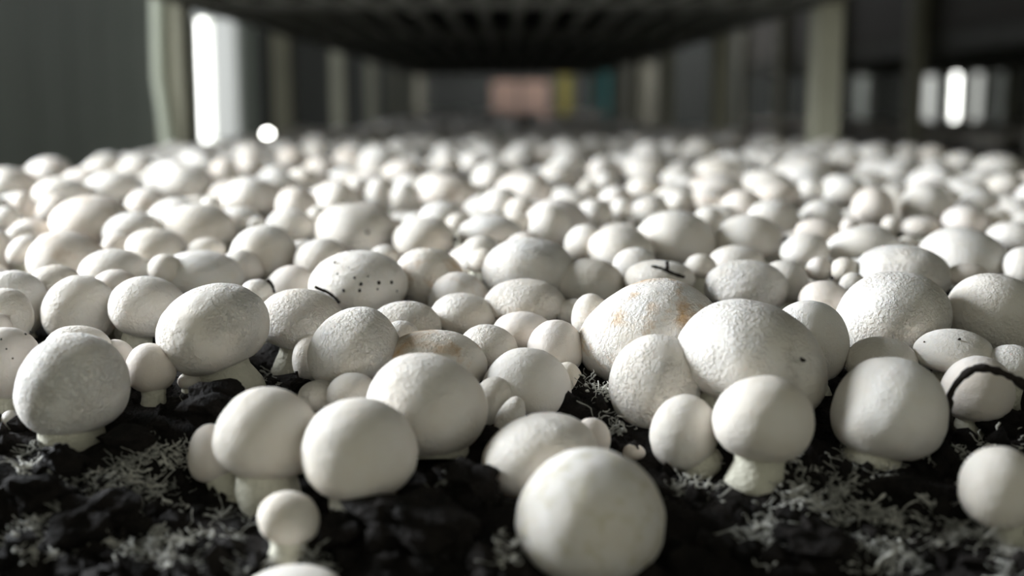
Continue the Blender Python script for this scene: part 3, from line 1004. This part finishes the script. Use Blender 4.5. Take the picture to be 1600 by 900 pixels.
fleck_mesh(by_nick('black-flecked cap'), [(523, 410, 5), (527, 428, 4), (554, 434, 4), (564, 444, 6), (562, 454, 5), (592, 442, 5), (537, 454, 7), (569, 471, 8),
           (606, 463, 6), (548, 471, 6), (590, 452, 4), (612, 441, 5), (583, 468, 4), (575, 432, 3), (545, 418, 3), (600, 474, 4), (620, 455, 4)])
fleck_mesh(by_nick('biggest oval cap'), [(1255, 563, 9), (1252, 560, 5)])
fleck_mesh(by_nick('two-specked oval cap'), [(1499, 530, 5), (1444, 534, 3)])
fleck_mesh(by_nick('dark-specked dome'), [(574, 363, 7), (572, 378, 4), (590, 380, 5), (560, 380, 4), (583, 388, 4)])
fleck_mesh(by_nick('arched cap'), [(1150, 378, 9), (1160, 374, 7), (1140, 383, 6)])
fleck_mesh(by_nick('brown-tinged cap'), [(659, 453, 5), (650, 463, 5)])
fleck_mesh(items[28], [(2, 530, 4), (40, 522, 4), (48, 518, 4), (20, 560, 3), (10, 545, 3)])

# ------------------------------------------------------------------ clods, twigs, root
def clod(px, py, w, h, label, seed, flat=1.0):
    p = soil_at(px, py + h * 0.35)
    z = p[1] * CP - (p[2] - CAMZ) * SP
    r = np.random.default_rng(seed)
    V = ICO2_V.copy()
    D = np.zeros(len(V))
    for k in range(14):
        v = r.normal(size=3)
        v /= np.linalg.norm(v)
        fq = r.uniform(2, 9)
        D += np.sin(V @ v * fq + r.uniform(0, 6.28)) * 0.30 / (1 + 0.35 * fq)
    V = V * (1 + D)[:, None]
    V = V * np.array([w / 2, (w + h) / 4, h / 2 * flat]) * z / F
    V[:, 2] += h * 0.30 * z / F
    o = link_mesh('peat_clod', V.tolist(), ICO2_F, M['soil'], None, False, tuple(p))
    tag(o, label, 'clod', 'clods of black soil')
    return o


clod(344, 628, 112, 66, 'black flat-topped clod below the stem of the flaky leaning cap', 1)
clod(632, 808, 150, 86, 'large dark soil lump left of the olive-dotted foreground cap', 2)
clod(540, 822, 66, 56, 'shiny dark lump right beside the tiny lone mushroom', 3)
clod(735, 745, 90, 60, 'black clod between the broad cluster cap and the tucked white one', 4)
clod(96, 712, 70, 52, 'round black crumb in front of the rough left cap stem', 5)
clod(60, 770, 90, 60, 'big black lump low at the left edge of the soil', 6)
clod(150, 800, 110, 66, 'black lump amid pale threads in the lower left soil', 7)
clod(1010, 770, 70, 50, 'black clod right beside the olive-dotted foreground cap', 8)
clod(1270, 850, 120, 66, 'dark clod in the lower right soil among fuzzy threads', 9)
clod(1420, 770, 110, 46, 'dark crumb ridge in front of the big shaded sphere', 10)
clod(205, 690, 80, 50, 'black clod right of the rough left cap', 11)
clod(990, 640, 50, 40, 'black clod left of the egg-shaped cap', 12)
clod(1570, 655, 70, 40, 'black clod beside the slim stem under the root', 13)


def twig(name, pts, rad_px, label, cat, z, mat='root', jitter=0.25, support=None):
    P = []
    for i, q in enumerate(pts):
        px, py = q[:2]
        zz = q[2] if len(q) > 2 else z
        P.append(at(px, py, zz))
    # densify
    Q = []
    for i in range(len(P) - 1):
        for t in np.linspace(0, 1, 5)[:-1]:
            a, b = P[max(i - 1, 0)], P[i]
            c, d = P[i + 1], P[min(i + 2, len(P) - 1)]
            Q.append(0.5 * ((2 * b) + (-a + c) * t + (2 * a - 5 * b + 4 * c - d) * t * t + (-a + 3 * b - 3 * c + d) * t ** 3))
    Q.append(P[-1])
    o = Q[0].copy()
    rr = [rad_px * z / F * (1 + rng.uniform(-jitter, jitter)) for _ in Q]
    V, Fc = tube_geo([q - o for q in Q], rr, 8)
    ob = link_mesh(name, V, Fc, M[mat], None, True, tuple(o))
    return tag(ob, label, cat)


twig('root_strand', [(1487, 672, .575), (1481, 648, .553), (1483, 622, .545), (1494, 600, .543), (1512, 582, .543), (1530, 575, .543), (1552, 578, .543), (1578, 588, .545), (1605, 606, .55), (1640, 640, .56), (1660, 690, .575)],
     6.4, 'dark brown root arching over a mushroom at the right edge', 'root', .545, 'root', 0.4)
tc_ = by_nick('twig-topped cap')
twig('twig', [(1018, 416), (1032, 419), (1044, 424), (1056, 429), (1070, 433)], 2.6, 'short black twig lying on a shaded cap', 'twig', tc_['z'] - 0.018)
twig('twig', [(1042, 422), (1043, 415), (1042, 408)], 2.8, 'upright black twig stub on the shaded cap', 'twig', tc_['z'] - 0.018)
twig('twig', [(492, 448), (500, 452), (512, 457), (524, 466), (530, 474)], 3.0, 'black twig resting between the flat-topped cap and the black-flecked cap', 'twig', .69)
twig('twig', [(418, 438), (424, 444), (428, 458)], 3.0, 'short black twig left of the flat-topped cap', 'twig', .70)
twig('twig', [(463, 580), (466, 592), (474, 598)], 2.5, 'little black twig beside the slim stem of the flat-topped cap', 'twig', .63)
for (px, py, s, dz, lab) in [(1228, 376, 15, .86, 'black soil crumb beside the arched cap'), (711, 374, 12, .875, 'black soil crumb right of the smooth oval cap'),
                             (1300, 434, 8, .735, 'black crumb on the small caps left of the broad rough cap')]:
    V = ICO_V * (1 + rng.uniform(-0.3, 0.3, len(ICO_V)))[:, None] * s * dz / F / 2
    tag(link_mesh('peat_clod', V.tolist(), ICO_F, M['fleck'], None, True, tuple(at(px, py, dz))), lab, 'clod', 'clods of black soil')

# ------------------------------------------------------------------ crumbs and mycelium
heap = Heap()
NC = 5200
cy_ = 0.40 + 0.40 * rng.uniform(size=NC) ** 1.3
cx_ = rng.uniform(-1, 1, NC) * (0.05 + 0.46 * cy_)
cs_ = 0.0008 + 0.0062 * rng.uniform(size=NC) ** 4
cz_ = soil_h(cx_, cy_) + cs_ * 0.3
PL = np.array(placed)
for k in range(NC):
    if (((PL[:, 0] - cx_[k]) ** 2 + (PL[:, 1] - cy_[k]) ** 2 + (PL[:, 2] - cz_[k]) ** 2) < (PL[:, 3] + cs_[k] * 0.8) ** 2).any():
        continue
    V = ICO_V * (1 + rng.uniform(-0.35, 0.35, len(ICO_V)))[:, None] * cs_[k] * rng.uniform(0.6, 1.2, 3)
    heap.add((V + np.array([cx_[k], cy_[k], cz_[k]])).tolist(), ICO_F)
tag(link_mesh('soil_crumbs', heap.v, heap.f, M['soil']), 'loose black crumbs strewn over the foreground soil', 'soil', kind='stuff')

PATCH = [  # px, py, spread x, spread y, threads
 (215, 770, 70, 50, 190), (60, 845, 55, 36, 110), (250, 860, 90, 30, 130), (330, 830, 60, 40, 80), (110, 735, 90, 30, 60), (30, 725, 30, 20, 30),
 (210, 690, 40, 26, 40), (330, 640, 40, 22, 46), (130, 800, 60, 30, 50), (400, 870, 40, 20, 30), (480, 880, 30, 14, 30),
 (1255, 755, 40, 34, 120), (1330, 725, 46, 22, 70), (1350, 790, 60, 30, 130), (1450, 800, 80, 40, 190), (1530, 840, 70, 36, 140), (1400, 870, 90, 30, 150),
 (1195, 840, 36, 40, 90), (1290, 800, 50, 30, 70), (1480, 715, 50, 20, 50), (1580, 700, 30, 20, 14), (800, 880, 24, 16, 30), (930, 620, 24, 20, 34), (960, 650, 20, 18, 12),
 (1060, 765, 30, 24, 24), (1100, 770, 40, 12, 22), (960, 672, 16, 10, 14), (700, 770, 10, 8, 5), (280, 720, 40, 30, 40), (1590, 880, 30, 20, 40), (420, 590, 12, 12, 8),
]
heap = Heap()
heap2 = Heap()
for (px, py, sx, sy, cnt) in PATCH:
    tufts = [(rng.normal(px, sx * 0.6), rng.normal(py, sy * 0.6), rng.uniform(4, 15)) for _ in range(max(2, cnt // 11))]
    for k in range(int(cnt * 1.4)):
        tx, ty, ts = tufts[rng.integers(len(tufts))]
        gx, gy = rng.normal(tx, ts), rng.normal(ty, ts * 0.7)
        if gy > 960 or gy < 560:
            continue
        p = soil_at(gx, gy)
        if p[1] > 0.8:
            continue
        nseg = rng.integers(3, 7)
        L = rng.uniform(0.0007, 0.0024)
        a = rng.uniform(0, 6.28)
        q = p + np.array([0, 0, 0.0005])
        pts = [q.copy()]
        rise = rng.uniform(-0.2, 1.0)
        for s_ in range(nseg):
            a += rng.normal(0, 0.9)
            q = q + np.array([math.cos(a), math.sin(a) * 0.8, rng.uniform(-0.4, 0.7) + 0.5 * rise]) * L
            pts.append(q.copy())
        pts = np.array(pts)
        pts[:, 2] = np.maximum(pts[:, 2], soil_h(pts[:, 0], pts[:, 1]) + 0.0004)
        r = rng.uniform(0.00009, 0.00028) * (2.4 if rng.uniform() < 0.12 else 1.0)
        V, Fc = tube_geo(pts, [r * rng.uniform(0.6, 1.6) for _ in pts], 5)
        pale = ts > 10
        (heap2 if pale else heap).add([tuple(v) for v in V], Fc)
        if rng.uniform() < 0.30:
            s_ = rng.uniform(0.0005, 0.0020)
            V = ICO_V * (1 + rng.uniform(-0.45, 0.45, len(ICO_V)))[:, None] * s_ * np.array([1, 1, 0.6])
            (heap2 if pale else heap).add((V + p).tolist(), ICO_F)
myc = link_mesh('mycelium_threads', heap.v, heap.f, M['myc'], None, True)
tag(myc, 'grey fuzzy mycelium threads matted over the black soil', 'mycelium', kind='stuff')
myc2 = link_mesh('mycelium_tufts', heap2.v, heap2.f, M['mycw'], None, True)
tag(myc2, 'paler cream mycelium strands scattered on the black soil', 'mycelium', kind='stuff')


# ------------------------------------------------------------------ lamps
def tube_lamp(loc, length, label, rotz=0.0, light=0.0, panel=0.15, glow='tube_dim'):
    """vertical aisle lamp hung on a cable: white housing with a wide lit diffuser, a bare tube on its side, end caps"""
    r = tag(empty('aisle_lamp', loc), label, 'lamp', 'vertical aisle lamps')
    r.rotation_euler = (0, 0, rotz)
    hl = length / 2
    box('housing', -0.02, panel + 0.01, 0.02, 0.05, -hl, hl, M['white'], r, 0.004)
    box('diffuser', 0.03, panel, 0.0, 0.02, -hl + 0.02, hl - 0.02, M['diffuser'], r, 0.004)
    V, Fc = tube_geo([(0, 0, -hl + 0.02), (0, 0, hl - 0.02)], 0.011, 16)
    link_mesh('tube', V, Fc, M[glow], r, True)
    for s in (-1, 1):
        box('end_cap', -0.024, 0.028, -0.022, 0.02, s * hl - 0.02, s * hl + 0.02, M['white'], r, 0.004)
    V, Fc = tube_geo([(panel / 2, 0.035, hl), (panel / 2, 0.035, 3.2 - loc[2])], 0.005, 6)
    link_mesh('cable', V, Fc, M['steel'], r, True)
    if light:
        ld = bpy.data.lights.new('tube_light', 'AREA')
        ld.shape = 'RECTANGLE'
        ld.size = panel
        ld.size_y = length
        ld.energy = light
        ld.spread = math.radians(150)
        ld.color = (0.90, 0.95, 1.0)
        lo = bpy.data.objects.new('tube_light', ld)
        COL.objects.link(lo)
        lo.parent = r
        lo.location = (panel / 2, -0.03, 0)
        lo.rotation_euler = (-math.pi / 2, 0, 0)
    return r


aim = Vector((0.2, 0.15, 0)) - Vector((KEY_LOC[0], KEY_LOC[1], 0))
tube_lamp(KEY_LOC, 1.0, 'vertical tube lamp in the left aisle beside the near mushrooms, outside the view', math.atan2(aim.y, aim.x) + math.pi / 2, KEY_POWER, 0.34, 'tube')
tube_lamp((-1.70, 2.70, CAMZ + 0.44), 0.7, 'second vertical tube lamp down the left aisle, outside the view', math.atan2(1.0, 0.40) + math.pi / 2, 9.0)  # extra lamp out of view, added to light the rear left posts
p = at(318, 126, 4.6)
tube_lamp(tuple(p), 0.50, 'bright white vertical lamp hanging in the left aisle behind the first post', 0.0, 0.0, 0.125)
p = at(1493, 148, 8.6)
tube_lamp(tuple(p), 0.40, 'glowing white tube lamp in the dark far end of the right aisle', 0.0, 0.0, 0.02)

# strip lamp added out of sight to brighten the far end behind the racks
cl = tag(empty('ceiling_lamp', (0.9, 7.9, 3.17)), 'long strip lamp on the ceiling over the passage behind the racks', 'lamp')
box('housing', -1.2, 1.2, -0.06, 0.06, -0.03, 0.03, M['white'], cl, 0.004)
box('diffuser', -1.18, 1.18, -0.05, 0.05, -0.05, -0.03, M['strip'], cl, 0.004)

# small round lamps seen as dots
for (px, py, z, s, lab, mt) in [(418, 210, 4.4, 0.011, 'small round pilot lamp glowing beside the second left post', 'pilot')]:
    c = at(px, py, z)
    r = tag(empty('pilot_lamp', tuple(c)), lab, 'lamp')
    link_mesh('bulb', (ICO2_V * s).tolist(), ICO2_F, M[mt], r, True)
    V, Fc = tube_geo([(0, 0.004, 0), (0, 0.03, 0)], 0.014, 12)
    link_mesh('socket', V, Fc, M['steel'], r, True)
    V, Fc = tube_geo([(0, 0.03, 0), (0, 0.03, -c[2])], 0.008, 8)
    link_mesh('stand', V, Fc, M['steel'], r, True)

# pale water pipe on the first left post
hp = at(258, 120, 2.0)
V, Fc = tube_geo([(0.012, 0, 0), (0.006, 0, hp[2] - 0.25), (0.008, 0, hp[2] - 0.12), (-0.004, 0, hp[2]), (0, 0, hp[2] + 0.15), (0, 0, 2.8)], 0.013, 12)
tag(link_mesh('water_hose', V, Fc, M['pale'], None, True, (hp[0], hp[1] - 0.02, 0)), 'pale green hose running up along the first left post', 'hose')


# ------------------------------------------------------------------ things at the far end
def far_rect(px0, px1, py0, py1, z):
    a, b = at(px0, py1, z), at(px1, py0, z)
    return a[0], b[0], a[1], a[2], b[2]


def crate(px0, px1, label):
    x0, x1, y, z0, z1 = far_rect(px0, px1, 128, 198, 8.2)
    r = tag(empty('crate', ((x0 + x1) / 2, y, 0)), label, 'crate', 'pink crates at the far end')
    w = (x1 - x0) / 2
    hgt = z1
    for k in range(4):
        za = hgt * k / 4
        box('front_board', -w, w, 0, 0.02, za + 0.01, za + hgt / 4 - 0.01, M['pinkbox'], r, 0.003)
    box('body', -w + 0.01, w - 0.01, 0.02, 0.40, 0, hgt, M['pinkbox'], r)


crate(768, 810, 'pinkish crate stack seen at the far end, left one')
crate(814, 857, 'pinkish crate stack seen at the far end, right one')


def panel(name, px0, px1, py0, z, mat, label, cat):
    x0, x1, y, z0, z1 = far_rect(px0, px1, py0, 198, z)
    r = tag(empty(name, ((x0 + x1) / 2, y, 0)), label, cat)
    w = (x1 - x0) / 2
    box('leaf', -w + 0.02, w - 0.02, 0.005, 0.035, 0.02, z1 - 0.02, M[mat], r, 0.004)
    for s in (-1, 1):
        box('frame', s * w - 0.02, s * w + 0.02, 0, 0.05, 0, z1, M['steel'], r, 0.004)
    box('frame', -w, w, 0, 0.05, z1 - 0.02, z1 + 0.02, M['steel'], r, 0.004)
    return r


panel('yellow_screen', 868, 897, 110, 8.3, 'yellow', 'narrow yellow screen at the far end right of the crates', 'screen')
panel('teal_screen', 920, 970, 96, 8.0, 'teal', 'teal screen at the far end between crates and right posts', 'screen')
panel('beige_screen', 976, 1030, 90, 8.1, 'beige', 'beige screen at the far end right of the teal one', 'screen')
panel('lit_window', 1422, 1470, 105, 9.1, 'window_glow', 'pale backlit pane left of the glowing tube at the far right', 'window')  # plain panels beside the tube, given a glow of their own
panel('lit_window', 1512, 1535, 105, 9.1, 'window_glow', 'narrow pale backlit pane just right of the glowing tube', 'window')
panel('grey_screen', 1546, 1570, 60, 9.1, 'door', 'grey panel beside the narrow backlit pane at the far right', 'screen')
panel('grey_screen', 1332, 1356, 60, 9.1, 'door', 'slim grey panel between the two right posts', 'screen')
panel('grey_screen', 640, 668, 60, 8.4, 'beige', 'slim pale panel at the far end left of the crates', 'screen')
